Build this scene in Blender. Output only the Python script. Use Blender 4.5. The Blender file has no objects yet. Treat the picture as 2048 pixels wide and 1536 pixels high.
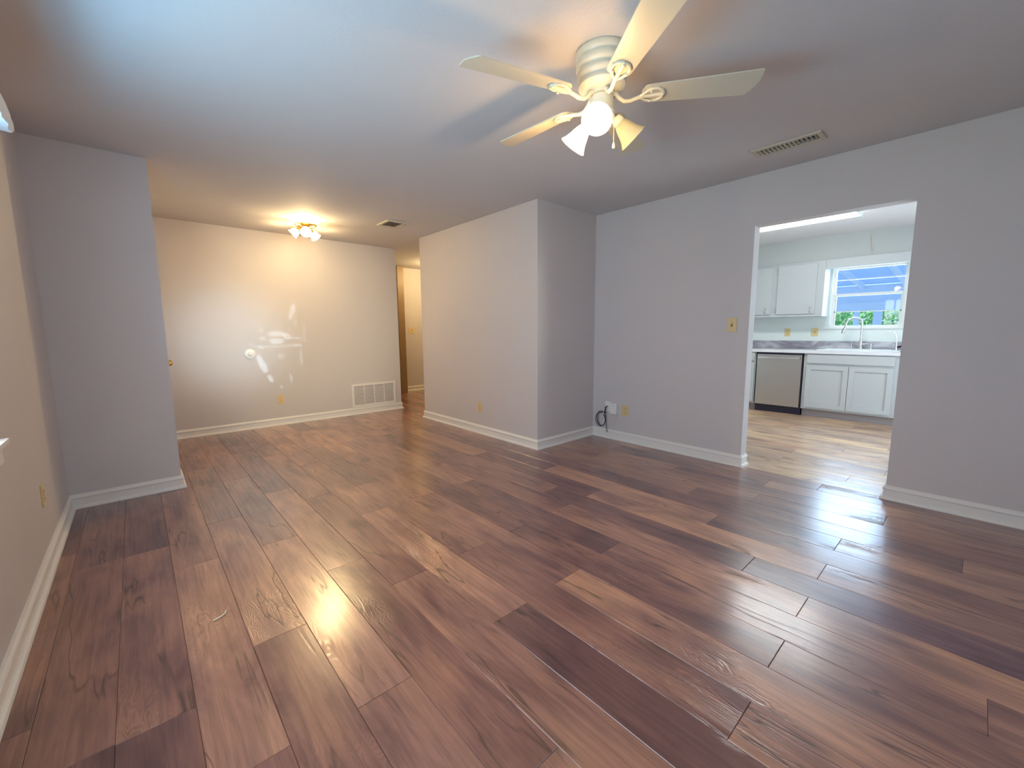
import bpy, bmesh, math, random
from mathutils import Vector, Matrix
random.seed(7)
C = bpy.context.scene.collection
SC = bpy.context.scene
PI = math.pi
H = 2.44                                   # ceiling height

# ------------------------------------------------------------------ camera
def rad(a): return math.radians(a)
YAW, PITCH, ROLL, CAMH, FPX = -41.8682, -7.2527, -0.4308, 1.2023, 836.57
cam_d = bpy.data.cameras.new('camera'); cam = bpy.data.objects.new('camera', cam_d); C.objects.link(cam)
yy, pp, rr = rad(YAW), rad(PITCH), rad(ROLL)
fwd = Vector((-math.sin(yy)*math.cos(pp), math.cos(yy)*math.cos(pp), math.sin(pp)))
rt = Vector((math.cos(yy), math.sin(yy), 0)); up = rt.cross(fwd)
r2 = rt*math.cos(rr) + up*math.sin(rr); u2 = r2.cross(fwd)
M = Matrix((r2, u2, -fwd)).transposed().to_4x4(); M.translation = Vector((0, 0, CAMH))
cam.matrix_world = M
cam_d.sensor_fit = 'HORIZONTAL'; cam_d.sensor_width = 36; cam_d.lens = FPX/2048*36
cam_d.clip_start = 0.02; cam_d.clip_end = 200
SC.camera = cam
# ------------------------------------------------------------------ view, world, sun, daylight, fill lamps
vs = SC.view_settings
vs.view_transform = 'Standard'; vs.look = 'None'; vs.gamma = 1.0; vs.use_curve_mapping = False; vs.exposure = 0.08
W = bpy.data.worlds.new('sky'); SC.world = W; W.use_nodes = True
bg = W.node_tree.nodes['Background']; bg.inputs[0].default_value = (0.50, 0.72, 1.0, 1); bg.inputs[1].default_value = 1.6

def light(name, kind, loc, target, energy, color, **kw):
    d = bpy.data.lights.new(name, kind); d.energy = energy; d.color = color
    for k, v in kw.items(): setattr(d, k, v)
    o = bpy.data.objects.new(name, d); C.objects.link(o); o.location = loc
    if target is not None:
        o.rotation_euler = (Vector(target)-Vector(loc)).to_track_quat('-Z', 'Y').to_euler()
    return o
light('sun', 'SUN', (14, 1, 9), (9.5, -0.6, 0), 5.0, (1.0, 0.93, 0.82), angle=0.02)
# daylight thrown up from the bright ground outside the front window onto the ceiling
light('window_daylight', 'AREA', (-0.74, 1.68, 1.00), (-0.19, 1.78, 1.83), 34, (0.09, 0.61, 1.0), shape='RECTANGLE', size=1.8, size_y=0.5, spread=rad(160))
light('back_fill', 'AREA', (1.9, -2.3, 1.3), (-0.43, 2.0, 0.8), 17, (1.0, 0.84, 0.80), shape='RECTANGLE', size=2.4, size_y=1.5)  # warm fill added behind the camera, aimed at the left wall
light('window_skylight', 'AREA', (-0.62, 1.64, 1.42), (1.2, 1.75, 1.08), 36, (1.0, 0.90, 0.86), shape='RECTANGLE', size=1.7, size_y=1.1)
light('kitchen_fill', 'AREA', (5.6, -0.98, 1.1), (5.6, 1.0, 1.35), 58, (0.92, 0.97, 1.0), shape='RECTANGLE', size=1.6, size_y=1.8)  # added fill lamp for the kitchen, no known source there
light('kitchen_window_daylight', 'AREA', (7.75, 1.08, 1.75), (4.0, 1.3, 0.6), 28, (0.62, 0.80, 1.0), shape='RECTANGLE', size=0.8, size_y=0.8)
light('far_wall_fill', 'SPOT', (2.0, -3.4, 1.7), (1.95, 6.02, 1.25), 1250, (1.0, 0.84, 0.55), spot_size=rad(24), spot_blend=1.0, shadow_soft_size=0.3)  # warm spot added to brighten the far wall
light('reflected_daylight', 'SPOT', (0.78, -3.4, 1.55), (0.86, 6.02, 1.12), 1450, (0.66, 0.86, 1.0), spot_size=rad(9.5), spot_blend=1.0, shadow_soft_size=0.25)

def caustic_light():
    """sunlight bounced off glass outside the back window: a spot whose beam is broken up into small patches"""
    src = Vector((0.60, -3.5, 1.25)); tgt = Vector((1.42, 6.02, 0.95))
    o = light('glass_glint', 'SPOT', src, tgt, 1500, (0.70, 0.90, 1.0), spot_size=rad(14), spot_blend=0.05, shadow_soft_size=0.004)
    d = o.data; d.use_nodes = True; nt = d.node_tree; em = nt.nodes['Emission']
    R = o.rotation_euler.to_matrix().inverted()
    tc = nt.nodes.new('ShaderNodeTexCoord'); sp = nt.nodes.new('ShaderNodeSeparateXYZ'); nt.links.new(tc.outputs['Normal'], sp.inputs[0])
    def mth(op, a, b=None):
        n = nt.nodes.new('ShaderNodeMath'); n.operation = op
        for k, v in enumerate((a, b)):
            if v is None: continue
            if isinstance(v, (int, float)): n.inputs[k].default_value = v
            else: nt.links.new(v, n.inputs[k])
        return n.outputs[0]
    u = mth('DIVIDE', sp.outputs[0], mth('ABSOLUTE', sp.outputs[2])); w = mth('DIVIDE', sp.outputs[1], mth('ABSOLUTE', sp.outputs[2]))
    # (x, z) on the far wall, half sizes, lean, strength
    blobs = [(1.560, 1.475, 0.035, 0.105, -0.25, 0.75), (1.590, 1.33, 0.014, 0.07, 0.0, 0.45), (1.36, 1.185, 0.085, 0.042, 0.0, 0.9), (1.36, 1.095, 0.085, 0.040, 0.0, 1.0), (1.475, 1.155, 0.045, 0.050, 0.2, 0.8),
             (1.58, 1.13, 0.075, 0.016, -0.5, 0.55), (1.60, 1.035, 0.055, 0.016, -0.5, 0.75), (1.69, 1.18, 0.018, 0.13, 0.0, 0.35), (1.20, 1.13, 0.035, 0.020, 0.5, 0.7), (1.18, 1.02, 0.05, 0.022, 0.6, 0.5), (1.395, 0.90, 0.035, 0.04, 0.0, 0.4),
             (1.175, 0.80, 0.045, 0.105, 0.30, 1.25), (1.135, 0.90, 0.03, 0.04, 0.0, 0.5), (1.25, 0.62, 0.030, 0.05, 0.35, 1.1), (1.63, 0.87, 0.020, 0.10, 0.0, 0.45), (1.49, 0.60, 0.018, 0.075, 0.0, 0.55), (1.37, 0.50, 0.016, 0.016, 0.0, 0.9), (1.44, 0.50, 0.016, 0.012, 0.0, 0.5),
             (1.40, 1.03, 0.30, 0.020, 0.1, 0.30), (1.19, 1.23, 0.02, 0.03, 0.0, 0.6), (1.07, 1.06, 0.025, 0.018, 0.0, 0.5)]
    no = nt.nodes.new('ShaderNodeTexNoise'); no.inputs['Scale'].default_value = 160; nt.links.new(tc.outputs['Normal'], no.inputs['Vector'])
    nz = mth('MULTIPLY', mth('SUBTRACT', no.outputs['Fac'], 0.5), 1.0)
    tot = None; D = (tgt-src).length
    for x, z, a, b, lean, st in blobs:
        v = R @ (Vector((x, 6.02, z))-src); cu, cw = v.x/abs(v.z), v.y/abs(v.z)
        du = mth('SUBTRACT', u, cu); dw = mth('SUBTRACT', w, cw)
        # lamp space looks along -z with x to the right as seen from the lamp
        e1 = mth('DIVIDE', mth('ADD', du, mth('MULTIPLY', dw, lean)), a/D); e2 = mth('DIVIDE', dw, b/D)
        r = mth('ADD', mth('SQRT', mth('ADD', mth('MULTIPLY', e1, e1), mth('MULTIPLY', e2, e2))), nz)
        m_ = nt.nodes.new('ShaderNodeMapRange'); m_.inputs['From Min'].default_value = 0.75; m_.inputs['From Max'].default_value = 1.15; m_.inputs['To Min'].default_value = st; m_.inputs['To Max'].default_value = 0.0
        nt.links.new(r, m_.inputs['Value']); tot = m_.outputs[0] if tot is None else mth('ADD', tot, m_.outputs[0])
    nt.links.new(tot, em.inputs['Strength'])
caustic_light()

# ------------------------------------------------------------------ material helpers
def mat(name, col, rough=0.5, metal=0.0, spec=0.5, emit=None, es=0.0, trans=0.0, alpha=1.0, coat=0.0):
    m = bpy.data.materials.new(name); m.use_nodes = True
    b = m.node_tree.nodes['Principled BSDF']
    b.inputs['Base Color'].default_value = (*col, 1); b.inputs['Roughness'].default_value = rough
    b.inputs['Metallic'].default_value = metal; b.inputs['Specular IOR Level'].default_value = spec
    b.inputs['Transmission Weight'].default_value = trans; b.inputs['Alpha'].default_value = alpha
    b.inputs['Coat Weight'].default_value = coat
    if emit: b.inputs['Emission Color'].default_value = (*emit, 1); b.inputs['Emission Strength'].default_value = es
    return m
def N(m, t, **kw):
    n = m.node_tree.nodes.new(t)
    for k, v in kw.items(): setattr(n, k, v)
    return n
def L(m, a, b): m.node_tree.links.new(a, b)
def P(m): return m.node_tree.nodes['Principled BSDF']
def tint(m, col, amt=0.06, scale=3.0, bump=0.0, bscale=200, bdist=0.002):
    """slight procedural variation of the colour, fine relief"""
    tc = N(m, 'ShaderNodeTexCoord'); no = N(m, 'ShaderNodeTexNoise'); no.inputs['Scale'].default_value = scale; no.inputs['Detail'].default_value = 3
    L(m, tc.outputs['Object'], no.inputs['Vector'])
    r = N(m, 'ShaderNodeMapRange'); r.inputs['To Min'].default_value = 1-amt; r.inputs['To Max'].default_value = 1+amt
    L(m, no.outputs['Fac'], r.inputs['Value'])
    v = N(m, 'ShaderNodeVectorMath', operation='SCALE'); v.inputs[0].default_value = col; L(m, r.outputs[0], v.inputs['Scale'])
    L(m, v.outputs[0], P(m).inputs['Base Color'])
    if bump:
        n2 = N(m, 'ShaderNodeTexNoise'); n2.inputs['Scale'].default_value = bscale; n2.inputs['Detail'].default_value = 4
        L(m, tc.outputs['Object'], n2.inputs['Vector'])
        b = N(m, 'ShaderNodeBump'); b.inputs['Strength'].default_value = bump; b.inputs['Distance'].default_value = bdist
        L(m, n2.outputs['Fac'], b.inputs['Height']); L(m, b.outputs[0], P(m).inputs['Normal'])
    return m
def painted(name, col, rough=0.55, amt=0.03, bump=0.25, bscale=140): return tint(mat(name, col, rough, spec=0.35), col, amt, 2.0, bump, bscale)

WALL = painted('wall_paint', (0.605, 0.568, 0.562), 0.6)
CEIL = painted('ceiling_paint', (0.635, 0.612, 0.608), 0.8, bump=0.35, bscale=90)
TRIM = painted('trim_paint', (0.78, 0.755, 0.72), 0.35, 0.02, 0.0)
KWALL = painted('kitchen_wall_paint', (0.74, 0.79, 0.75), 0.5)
KSOFF = painted('soffit_dimmed', (0.40, 0.42, 0.41), 0.5)  # same paint as the kitchen walls, darkened to offset the strong light
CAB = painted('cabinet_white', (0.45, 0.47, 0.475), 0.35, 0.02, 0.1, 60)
KICK = painted('toe_kick_paint', (0.33, 0.29, 0.29), 0.5)
IVORY = painted('ivory_plastic', (0.72, 0.55, 0.27), 0.35, 0.02, 0.0)
IVDARK = mat('ivory_slot', (0.10, 0.06, 0.03), 0.6)
WHITEP = painted('white_plastic', (0.80, 0.80, 0.78), 0.3, 0.01, 0.0)
CREAM = painted('cream_enamel', (0.74, 0.70, 0.55), 0.28, 0.02, 0.0)
BLADE = painted('blade_cream', (0.60, 0.56, 0.44), 0.38, 0.04, 0.0)
VENTM = painted('vent_enamel', (0.58, 0.53, 0.42), 0.45, 0.10, 0.0)
DARK = mat('dark_void', (0.025, 0.02, 0.05), 0.7)
BLACK = mat('black_plastic', (0.012, 0.010, 0.035), 0.35)
CABLE = mat('black_rubber', (0.02, 0.012, 0.05), 0.45)
CHROME = mat('brushed_chrome', (0.62, 0.60, 0.60), 0.22, 1.0)
BRASS = mat('brass', (0.75, 0.48, 0.14), 0.2, 1.0)
def steel():
    m = mat('stainless_steel', (0.50, 0.48, 0.46), 0.3, 1.0)
    tc = N(m, 'ShaderNodeTexCoord'); mp = N(m, 'ShaderNodeMapping'); mp.inputs['Scale'].default_value = (3, 3, 260)
    no = N(m, 'ShaderNodeTexNoise'); no.inputs['Scale'].default_value = 2
    L(m, tc.outputs['Object'], mp.inputs[0]); L(m, mp.outputs[0], no.inputs['Vector'])
    r = N(m, 'ShaderNodeMapRange'); r.inputs['To Min'].default_value = 0.24; r.inputs['To Max'].default_value = 0.36
    L(m, no.outputs['Fac'], r.inputs['Value']); L(m, r.outputs[0], P(m).inputs['Roughness'])
    return m
STEEL = steel()
def marble():
    m = mat('grey_marble_laminate', (0.4, 0.4, 0.42), 0.28)
    tc = N(m, 'ShaderNodeTexCoord'); mp = N(m, 'ShaderNodeMapping'); mp.inputs['Scale'].default_value = (1, 1, 2.2); mp.inputs['Rotation'].default_value = (0.6, 0, 0.2)
    no = N(m, 'ShaderNodeTexNoise'); no.inputs['Scale'].default_value = 3.2; no.inputs['Detail'].default_value = 7; no.inputs['Distortion'].default_value = 1.4
    L(m, tc.outputs['Object'], mp.inputs[0]); L(m, mp.outputs[0], no.inputs['Vector'])
    cr = N(m, 'ShaderNodeValToRGB'); e = cr.color_ramp.elements
    e[0].position = 0.36; e[0].color = (0.24, 0.22, 0.26, 1); e[1].position = 0.62; e[1].color = (0.56, 0.54, 0.56, 1)
    x = cr.color_ramp.elements.new(0.5); x.color = (0.36, 0.34, 0.38, 1)
    L(m, no.outputs['Fac'], cr.inputs[0]); L(m, cr.outputs[0], P(m).inputs['Base Color'])
    return m
MARBLE = marble()
EDGE = painted('laminate_edge', (0.66, 0.66, 0.68), 0.3, 0.08, 0.0)
def glass():
    m = bpy.data.materials.new('window_glass'); m.use_nodes = True; nt = m.node_tree; nt.nodes.clear()
    o = nt.nodes.new('ShaderNodeOutputMaterial'); mx = nt.nodes.new('ShaderNodeMixShader'); t = nt.nodes.new('ShaderNodeBsdfTransparent'); g = nt.nodes.new('ShaderNodeBsdfGlossy')
    t.inputs[0].default_value = (0.92, 0.97, 1.0, 1); g.inputs['Roughness'].default_value = 0.02
    mx.inputs[0].default_value = 0.035; nt.links.new(t.outputs[0], mx.inputs[1]); nt.links.new(g.outputs[0], mx.inputs[2]); nt.links.new(mx.outputs[0], o.inputs[0])
    return m
GLASS = glass()
def shade_glass(name, tr, col, em=0.0):
    """frosted lamp glass: part of the bulb's light goes straight through, the rest is scattered"""
    m = bpy.data.materials.new(name); m.use_nodes = True; nt = m.node_tree; nt.nodes.clear()
    o = nt.nodes.new('ShaderNodeOutputMaterial'); mx = nt.nodes.new('ShaderNodeMixShader'); mx2 = nt.nodes.new('ShaderNodeMixShader')
    t = nt.nodes.new('ShaderNodeBsdfTransparent'); d = nt.nodes.new('ShaderNodeBsdfDiffuse'); s = nt.nodes.new('ShaderNodeBsdfTranslucent')
    lw = nt.nodes.new('ShaderNodeTexNoise'); lw.inputs['Scale'].default_value = 30
    d.inputs[0].default_value = (*col, 1); s.inputs[0].default_value = (*col, 1); t.inputs[0].default_value = (1, 0.93, 0.8, 1)
    mx.inputs[0].default_value = 0.5; nt.links.new(d.outputs[0], mx.inputs[1]); nt.links.new(s.outputs[0], mx.inputs[2])
    mx2.inputs[0].default_value = tr; nt.links.new(mx.outputs[0], mx2.inputs[1]); nt.links.new(t.outputs[0], mx2.inputs[2])
    if em:
        e = nt.nodes.new('ShaderNodeEmission'); e.inputs[0].default_value = (1.0, 0.92, 0.8, 1); e.inputs[1].default_value = em
        a = nt.nodes.new('ShaderNodeAddShader'); nt.links.new(mx2.outputs[0], a.inputs[0]); nt.links.new(e.outputs[0], a.inputs[1]); nt.links.new(a.outputs[0], o.inputs[0])
    else: nt.links.new(mx2.outputs[0], o.inputs[0])
    return m
SHADE_LIT = shade_glass('lit_frosted_glass', 0.45, (0.95, 0.92, 0.85), 0.75)
SHADE_OFF = shade_glass('unlit_frosted_glass', 0.12, (0.85, 0.78, 0.55))
BULB = mat('warm_bulb', (1, 1, 1), 0.4, emit=(1.0, 0.80, 0.50), es=25)
BULBOFF = mat('unlit_bulb', (0.8, 0.78, 0.7), 0.3)
TUBE = mat('fluorescent_diffuser', (0.9, 0.9, 0.9), 0.4, emit=(0.90, 0.98, 1.0), es=26)

def wood():
    """plank material: tone per plank from the object colour, grain, knots and cracks in plank coordinates"""
    m = mat('vinyl_wood_plank', (0.3, 0.2, 0.15), 0.36, spec=0.4, coat=0.85)
    p = P(m); p.inputs['Coat Roughness'].default_value = 0.21; p.inputs['Coat IOR'].default_value = 1.75
    tc = N(m, 'ShaderNodeTexCoord'); oi = N(m, 'ShaderNodeObjectInfo')
    off = N(m, 'ShaderNodeVectorMath', operation='SCALE'); off.inputs[0].default_value = (31.7, 17.3, 9.1); L(m, oi.outputs['Random'], off.inputs['Scale'])
    add = N(m, 'ShaderNodeVectorMath', operation='ADD'); L(m, tc.outputs['Object'], add.inputs[0]); L(m, off.outputs[0], add.inputs[1])
    def noise(sc, scale, det=4, dist=0.0, rough=0.55):
        mp = N(m, 'ShaderNodeMapping'); mp.inputs['Scale'].default_value = sc; L(m, add.outputs[0], mp.inputs[0])
        n = N(m, 'ShaderNodeTexNoise'); n.inputs['Scale'].default_value = scale; n.inputs['Detail'].default_value = det; n.inputs['Distortion'].default_value = dist; n.inputs['Roughness'].default_value = rough
        L(m, mp.outputs[0], n.inputs['Vector']); return n.outputs['Fac']
    def ramp(fac, stops):
        cr = N(m, 'ShaderNodeValToRGB'); e = cr.color_ramp.elements
        e[0].position, e[0].color = stops[0][0], (*stops[0][1], 1); e[1].position, e[1].color = stops[-1][0], (*stops[-1][1], 1)
        for s in stops[1:-1]:
            x = e.new(s[0]); x.color = (*s[1], 1)
        L(m, fac, cr.inputs[0]); return cr.outputs[0]
    def mrange(fac, a, b, c, d):
        r = N(m, 'ShaderNodeMapRange'); r.inputs['From Min'].default_value = a; r.inputs['From Max'].default_value = b; r.inputs['To Min'].default_value = c; r.inputs['To Max'].default_value = d
        L(m, fac, r.inputs['Value']); return r.outputs[0]
    def mul(a, b):
        x = N(m, 'ShaderNodeMath', operation='MULTIPLY'); L(m, a, x.inputs[0]); L(m, b, x.inputs[1]); return x.outputs[0]
    cloud = noise((1, 0.32, 1), 4.5, 4, 0.8)
    grain = noise((1, 0.05, 1), 60, 5, 0.3)
    fine = noise((1, 0.035, 1), 260, 3)
    # cathedral rings: warped distance bands
    warp = noise((1, 0.16, 1), 9, 2, 1.2)
    rings = N(m, 'ShaderNodeMath', operation='MULTIPLY'); L(m, warp, rings.inputs[0]); rings.inputs[1].default_value = 30
    rs = N(m, 'ShaderNodeMath', operation='SINE'); rm = N(m, 'ShaderNodeMath', operation='MULTIPLY'); L(m, rings.outputs[0], rm.inputs[0]); rm.inputs[1].default_value = 6.283; L(m, rm.outputs[0], rs.inputs[0])
    ringmask = mrange(noise((1, 0.5, 1), 3.1, 2), 0.54, 0.66, 0.0, 1.0)
    # cracks: narrow band where a stretched noise crosses its middle
    ck = noise((1, 0.10, 1), 7, 3, 0.4)
    cka = N(m, 'ShaderNodeMath', operation='SUBTRACT'); L(m, ck, cka.inputs[0]); cka.inputs[1].default_value = 0.5
    ckb = N(m, 'ShaderNodeMath', operation='ABSOLUTE'); L(m, cka.outputs[0], ckb.inputs[0])
    crack = mul(mrange(ckb.outputs[0], 0.0, 0.014, 1.0, 0.0), mrange(noise((1, 0.6, 1), 3.3, 2), 0.50, 0.60, 0.0, 1.0))
    # knots
    vo = N(m, 'ShaderNodeTexVoronoi'); vo.inputs['Scale'].default_value = 2.3
    mpv = N(m, 'ShaderNodeMapping'); mpv.inputs['Scale'].default_value = (1, 0.55, 1); L(m, add.outputs[0], mpv.inputs[0]); L(m, mpv.outputs[0], vo.inputs['Vector'])
    knot = mrange(vo.outputs['Distance'], 0.01, 0.17, 1.0, 0.0)
    base = ramp(cloud, [(0.30, (0.50, 0.42, 0.52)), (0.48, (0.94, 0.90, 0.94)), (0.68, (1.38, 1.36, 1.16))])
    def scale_v(v, f):
        x = N(m, 'ShaderNodeVectorMath', operation='SCALE'); L(m, v, x.inputs[0]); L(m, f, x.inputs['Scale']); return x.outputs[0]
    c = N(m, 'ShaderNodeVectorMath', operation='MULTIPLY'); L(m, oi.outputs['Color'], c.inputs[0]); L(m, base, c.inputs[1])
    v = scale_v(c.outputs[0], mrange(grain, 0.32, 0.68, 0.78, 1.2))
    v = scale_v(v, mrange(fine, 0.3, 0.7, 0.92, 1.08))
    rsm = mul(rs.outputs[0], ringmask)
    v = scale_v(v, mrange(rsm, -1, 1, 0.86, 1.14))
    v = scale_v(v, mrange(crack, 0, 1, 1.0, 0.36))
    v = scale_v(v, mrange(knot, 0, 1, 1.0, 0.42))
    L(m, v, p.inputs['Base Color'])
    L(m, mrange(grain, 0.3, 0.7, 0.40, 0.30), p.inputs['Roughness'])
    hsum = N(m, 'ShaderNodeMath', operation='ADD'); L(m, mul(rsm, ringmask), hsum.inputs[0]); L(m, mrange(fine, 0, 1, 0, 0.6), hsum.inputs[1])
    h2 = N(m, 'ShaderNodeMath', operation='SUBTRACT'); L(m, hsum.outputs[0], h2.inputs[0]); L(m, crack, h2.inputs[1])
    b = N(m, 'ShaderNodeBump'); b.inputs['Strength'].default_value = 0.26; b.inputs['Distance'].default_value = 0.0010
    L(m, h2.outputs[0], b.inputs['Height']); L(m, b.outputs[0], p.inputs['Normal']); L(m, b.outputs[0], p.inputs['Coat Normal'])
    return m
WOOD = wood()

# ------------------------------------------------------------------ mesh helpers
class MB:
    def __init__(s): s.bm = bmesh.new()
    def box(s, x0, x1, y0, y1, z0, z1, bev=0.0):
        t = bmesh.new(); bmesh.ops.create_cube(t, size=1)
        for v in t.verts: v.co = Vector(((x0+x1)/2+v.co.x*abs(x1-x0), (y0+y1)/2+v.co.y*abs(y1-y0), (z0+z1)/2+v.co.z*abs(z1-z0)))
        if bev: bmesh.ops.bevel(t, geom=list(t.edges), offset=bev, segments=2, affect='EDGES', profile=0.7)
        s.join(t); return s
    def join(s, t, mx=None):
        if mx is not None: bmesh.ops.transform(t, matrix=mx, verts=t.verts)
        me = bpy.data.meshes.new('t'); t.to_mesh(me); t.free(); s.bm.from_mesh(me); bpy.data.meshes.remove(me); return s
    def poly(s, pts, faces):
        vs_ = [s.bm.verts.new(p) for p in pts]
        for f in faces: s.bm.faces.new([vs_[i] for i in f])
        return s
    def prism(s, ring, vec):
        """ring: closed polygon of 3-D points, swept by vec"""
        n = len(ring); a = [s.bm.verts.new(p) for p in ring]; b = [s.bm.verts.new(Vector(p)+Vector(vec)) for p in ring]
        s.bm.faces.new(a); s.bm.faces.new(b[::-1])
        for i in range(n): s.bm.faces.new((a[i], b[i], b[(i+1) % n], a[(i+1) % n]))
        return s
    def lathe(s, prof, mx=Matrix(), n=32, caps=True):
        """prof: (radius, z) along the local z axis"""
        rows = []
        for r, z in prof:
            rows.append([s.bm.verts.new(mx @ Vector((r*math.cos(2*PI*i/n), r*math.sin(2*PI*i/n), z))) for i in range(n)])
        for a, b in zip(rows, rows[1:]):
            for i in range(n): s.bm.faces.new((a[i], a[(i+1) % n], b[(i+1) % n], b[i]))
        if caps: s.bm.faces.new(rows[0][::-1]); s.bm.faces.new(rows[-1])
        return s
    def tube(s, pts, r, n=10, closed=False):
        pts = [Vector(p) for p in pts]; rows = []; prev = None
        for i, p in enumerate(pts):
            d = (pts[min(i+1, len(pts)-1)]-pts[max(i-1, 0)]).normalized()
            ref = prev if prev is not None else (Vector((0, 0, 1)) if abs(d.z) < 0.9 else Vector((1, 0, 0)))
            u = (ref - d*ref.dot(d)).normalized(); w = d.cross(u); prev = u
            rad_ = r[i] if isinstance(r, (list, tuple)) else r
            rows.append([s.bm.verts.new(p+u*rad_*math.cos(2*PI*k/n)+w*rad_*math.sin(2*PI*k/n)) for k in range(n)])
        for a, b in zip(rows, rows[1:]):
            for k in range(n): s.bm.faces.new((a[k], a[(k+1) % n], b[(k+1) % n], b[k]))
        s.bm.faces.new(rows[0][::-1]); s.bm.faces.new(rows[-1]); return s
    def build(s, name, m, parent=None, smooth=False, kind=None, **props):
        bmesh.ops.recalc_face_normals(s.bm, faces=s.bm.faces)
        if parent is not None:
            off = Vector(parent.location)
            q = parent.parent
            while q is not None: off += Vector(q.location); q = q.parent
            for v in s.bm.verts: v.co -= off
        me = bpy.data.meshes.new(name); s.bm.to_mesh(me); s.bm.free()
        if smooth:
            me.shade_smooth(); me.set_sharp_from_angle(angle=rad(40))
        me.materials.append(m)
        o = bpy.data.objects.new(name, me); C.objects.link(o)
        if parent is not None: o.parent = parent
        if kind: o['kind'] = kind
        for k, v in props.items(): o[k] = v
        return o
def thing(name, loc, label, cat, group=None):
    o = bpy.data.objects.new(name, None); C.objects.link(o); o.location = loc; o.empty_display_size = 0.05
    o['label'] = label; o['category'] = cat
    if group: o['group'] = group
    return o
def struct(mb, name, m, parent=None, smooth=False):
    return mb.build(name, m, parent, smooth, kind='structure')

# ------------------------------------------------------------------ plan (metres)
XL, XB, XK, XKI, XW = -0.432, 2.957, 3.870, 3.990, 7.430     # front wall, block face, dividing wall (two faces), kitchen window wall
YC, YB, YBE, YF, YH = 4.090, 2.918, 5.140, 6.021, 7.670
XC = 0.177; YD1, YD2, HD = 1.317, 0.355, 2.042
XFE = 3.050; YBACK = -1.60
T = 0.12

def wall_x(x0, x1, y0, y1, holes):
    """wall slab between x0 and x1, along y, with rectangular holes (ya, yb, za, zb)"""
    mb = MB(); ys = y0
    for ya, yb, za, zb in sorted(holes):
        mb.box(x0, x1, ys, ya, 0, H)
        if za > 0: mb.box(x0, x1, ya, yb, 0, za)
        if zb < H: mb.box(x0, x1, ya, yb, zb, H)
        ys = yb
    mb.box(x0, x1, ys, y1, 0, H); return mb
WIN = (0.72, 2.47, 0.80, 2.03)          # front window (y0, y1, z0, z1)
KW = (0.690, 1.465, 1.215, 2.045)       # kitchen window
struct(wall_x(XL-T, XL, YBACK-T, YF, [WIN]), 'wall_left', WALL)
struct(MB().box(XL, XC, YC, YC+0.1, 0, H), 'wall_closet_front', WALL)
struct(wall_x(XC-0.1, XC, YC+0.1, YF, [(4.42, 5.16, 0.0, 2.03)]), 'wall_closet_side', WALL)
struct(MB().box(XL-T, XFE, YF, YH+T, 0, H), 'wall_far', WALL)
struct(MB().box(XB, XKI, YB, YBE, 0, H), 'wall_block', WALL)
struct(wall_x(XK, XKI, YBACK-T, YB, [(YD2, YD1, 0, HD)]), 'wall_right', WALL)
struct(MB().box(XFE, 5.52, YH, YH+T, 0, H), 'wall_hall_end', WALL)
struct(MB().box(5.4, 5.52, YBE-0.1, YH, 0, H).box(XKI, 5.4, YBE-0.1, YBE, 0, H), 'wall_hall_right', WALL)
struct(wall_x(XW, XW+T, -0.92, 3.22, [KW]), 'wall_kitchen_window', KWALL)
struct(MB().box(XKI, XW, 3.1, 3.22, 0, H), 'wall_kitchen_left', KWALL)
struct(MB().box(XKI, 4.78, -0.92, -0.8, 0, H).box(6.42, XW, -0.92, -0.8, 0, H).box(4.78, 6.42, -0.92, -0.8, 2.03, H), 'wall_kitchen_right', KWALL)
d3 = MB()
for a_ in (4.78, 5.57, 6.36): d3.box(a_, a_+0.06, -0.90, -0.85, 0.0, 2.03)
d3.box(4.84, 6.36, -0.90, -0.85, 1.97, 2.03).box(4.84, 6.36, -0.90, -0.85, 0.0, 0.07)
d3 = struct(d3, 'added_door', TRIM)  # unseen glazed door, added as the opening for the kitchen fill
for a_ in (4.84, 5.63): MB().box(a_, a_+0.73, -0.877, -0.873, 0.07, 1.97).build('pane', GLASS, d3)
bw = MB().box(XL, 0.1, YBACK-T, YBACK, 0, H).box(2.4, XK, YBACK-T, YBACK, 0, H).box(0.1, 2.4, YBACK-T, YBACK, 0, 0.75).box(0.1, 2.4, YBACK-T, YBACK, 2.03, H)
struct(bw, 'wall_back', WALL)
struct(MB().box(XL-T, 5.52, YBACK-T, YH+T, H, H+0.12).box(5.52, XW+T, -0.92, 3.22, H, H+0.12), 'ceiling', CEIL)
floor = struct(MB().box(XL-T, XW+T, YBACK-T, YH+T, -0.12, -0.006), 'floor', KICK)

# planks: rows of 0.1925 m along y, butt joints every 1.392 m, phases read from the photograph
PW, PL, X0 = 0.1925, 1.392, 0.235
def row_i(x): return int(math.floor((x-X0)/PW))
phase = {-2: 1.595, -1: 1.248, 0: 1.770, 1: 1.232, 2: 0.716, 3: 1.776, 4: 1.245, 5: 0.394, 6: 1.257, 7: 0.404, 8: 1.272, 9: 0.415, 10: 0.697,
         11: 0.425, 12: 1.040, 13: 0.432, 15: 0.980, 17: 1.023, 14: 1.35, 16: 0.30, 18: 0.72, 19: 0.10, 20: 0.613, 21: 1.15}
MID = (0.320, 0.182, 0.145); LITE = (0.460, 0.278, 0.195); DRK = (0.155, 0.078, 0.080); MD = (0.230, 0.120, 0.104); ML = (0.385, 0.230, 0.175)
VD = (0.105, 0.048, 0.058); GR = (0.215, 0.142, 0.120); PU = (0.125, 0.066, 0.115); KL_LIT = (0.60, 0.45, 0.31); KD_LIT = (0.46, 0.33, 0.235)  # kitchen planks: same boards, kitchen brightness put into their tone
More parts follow.
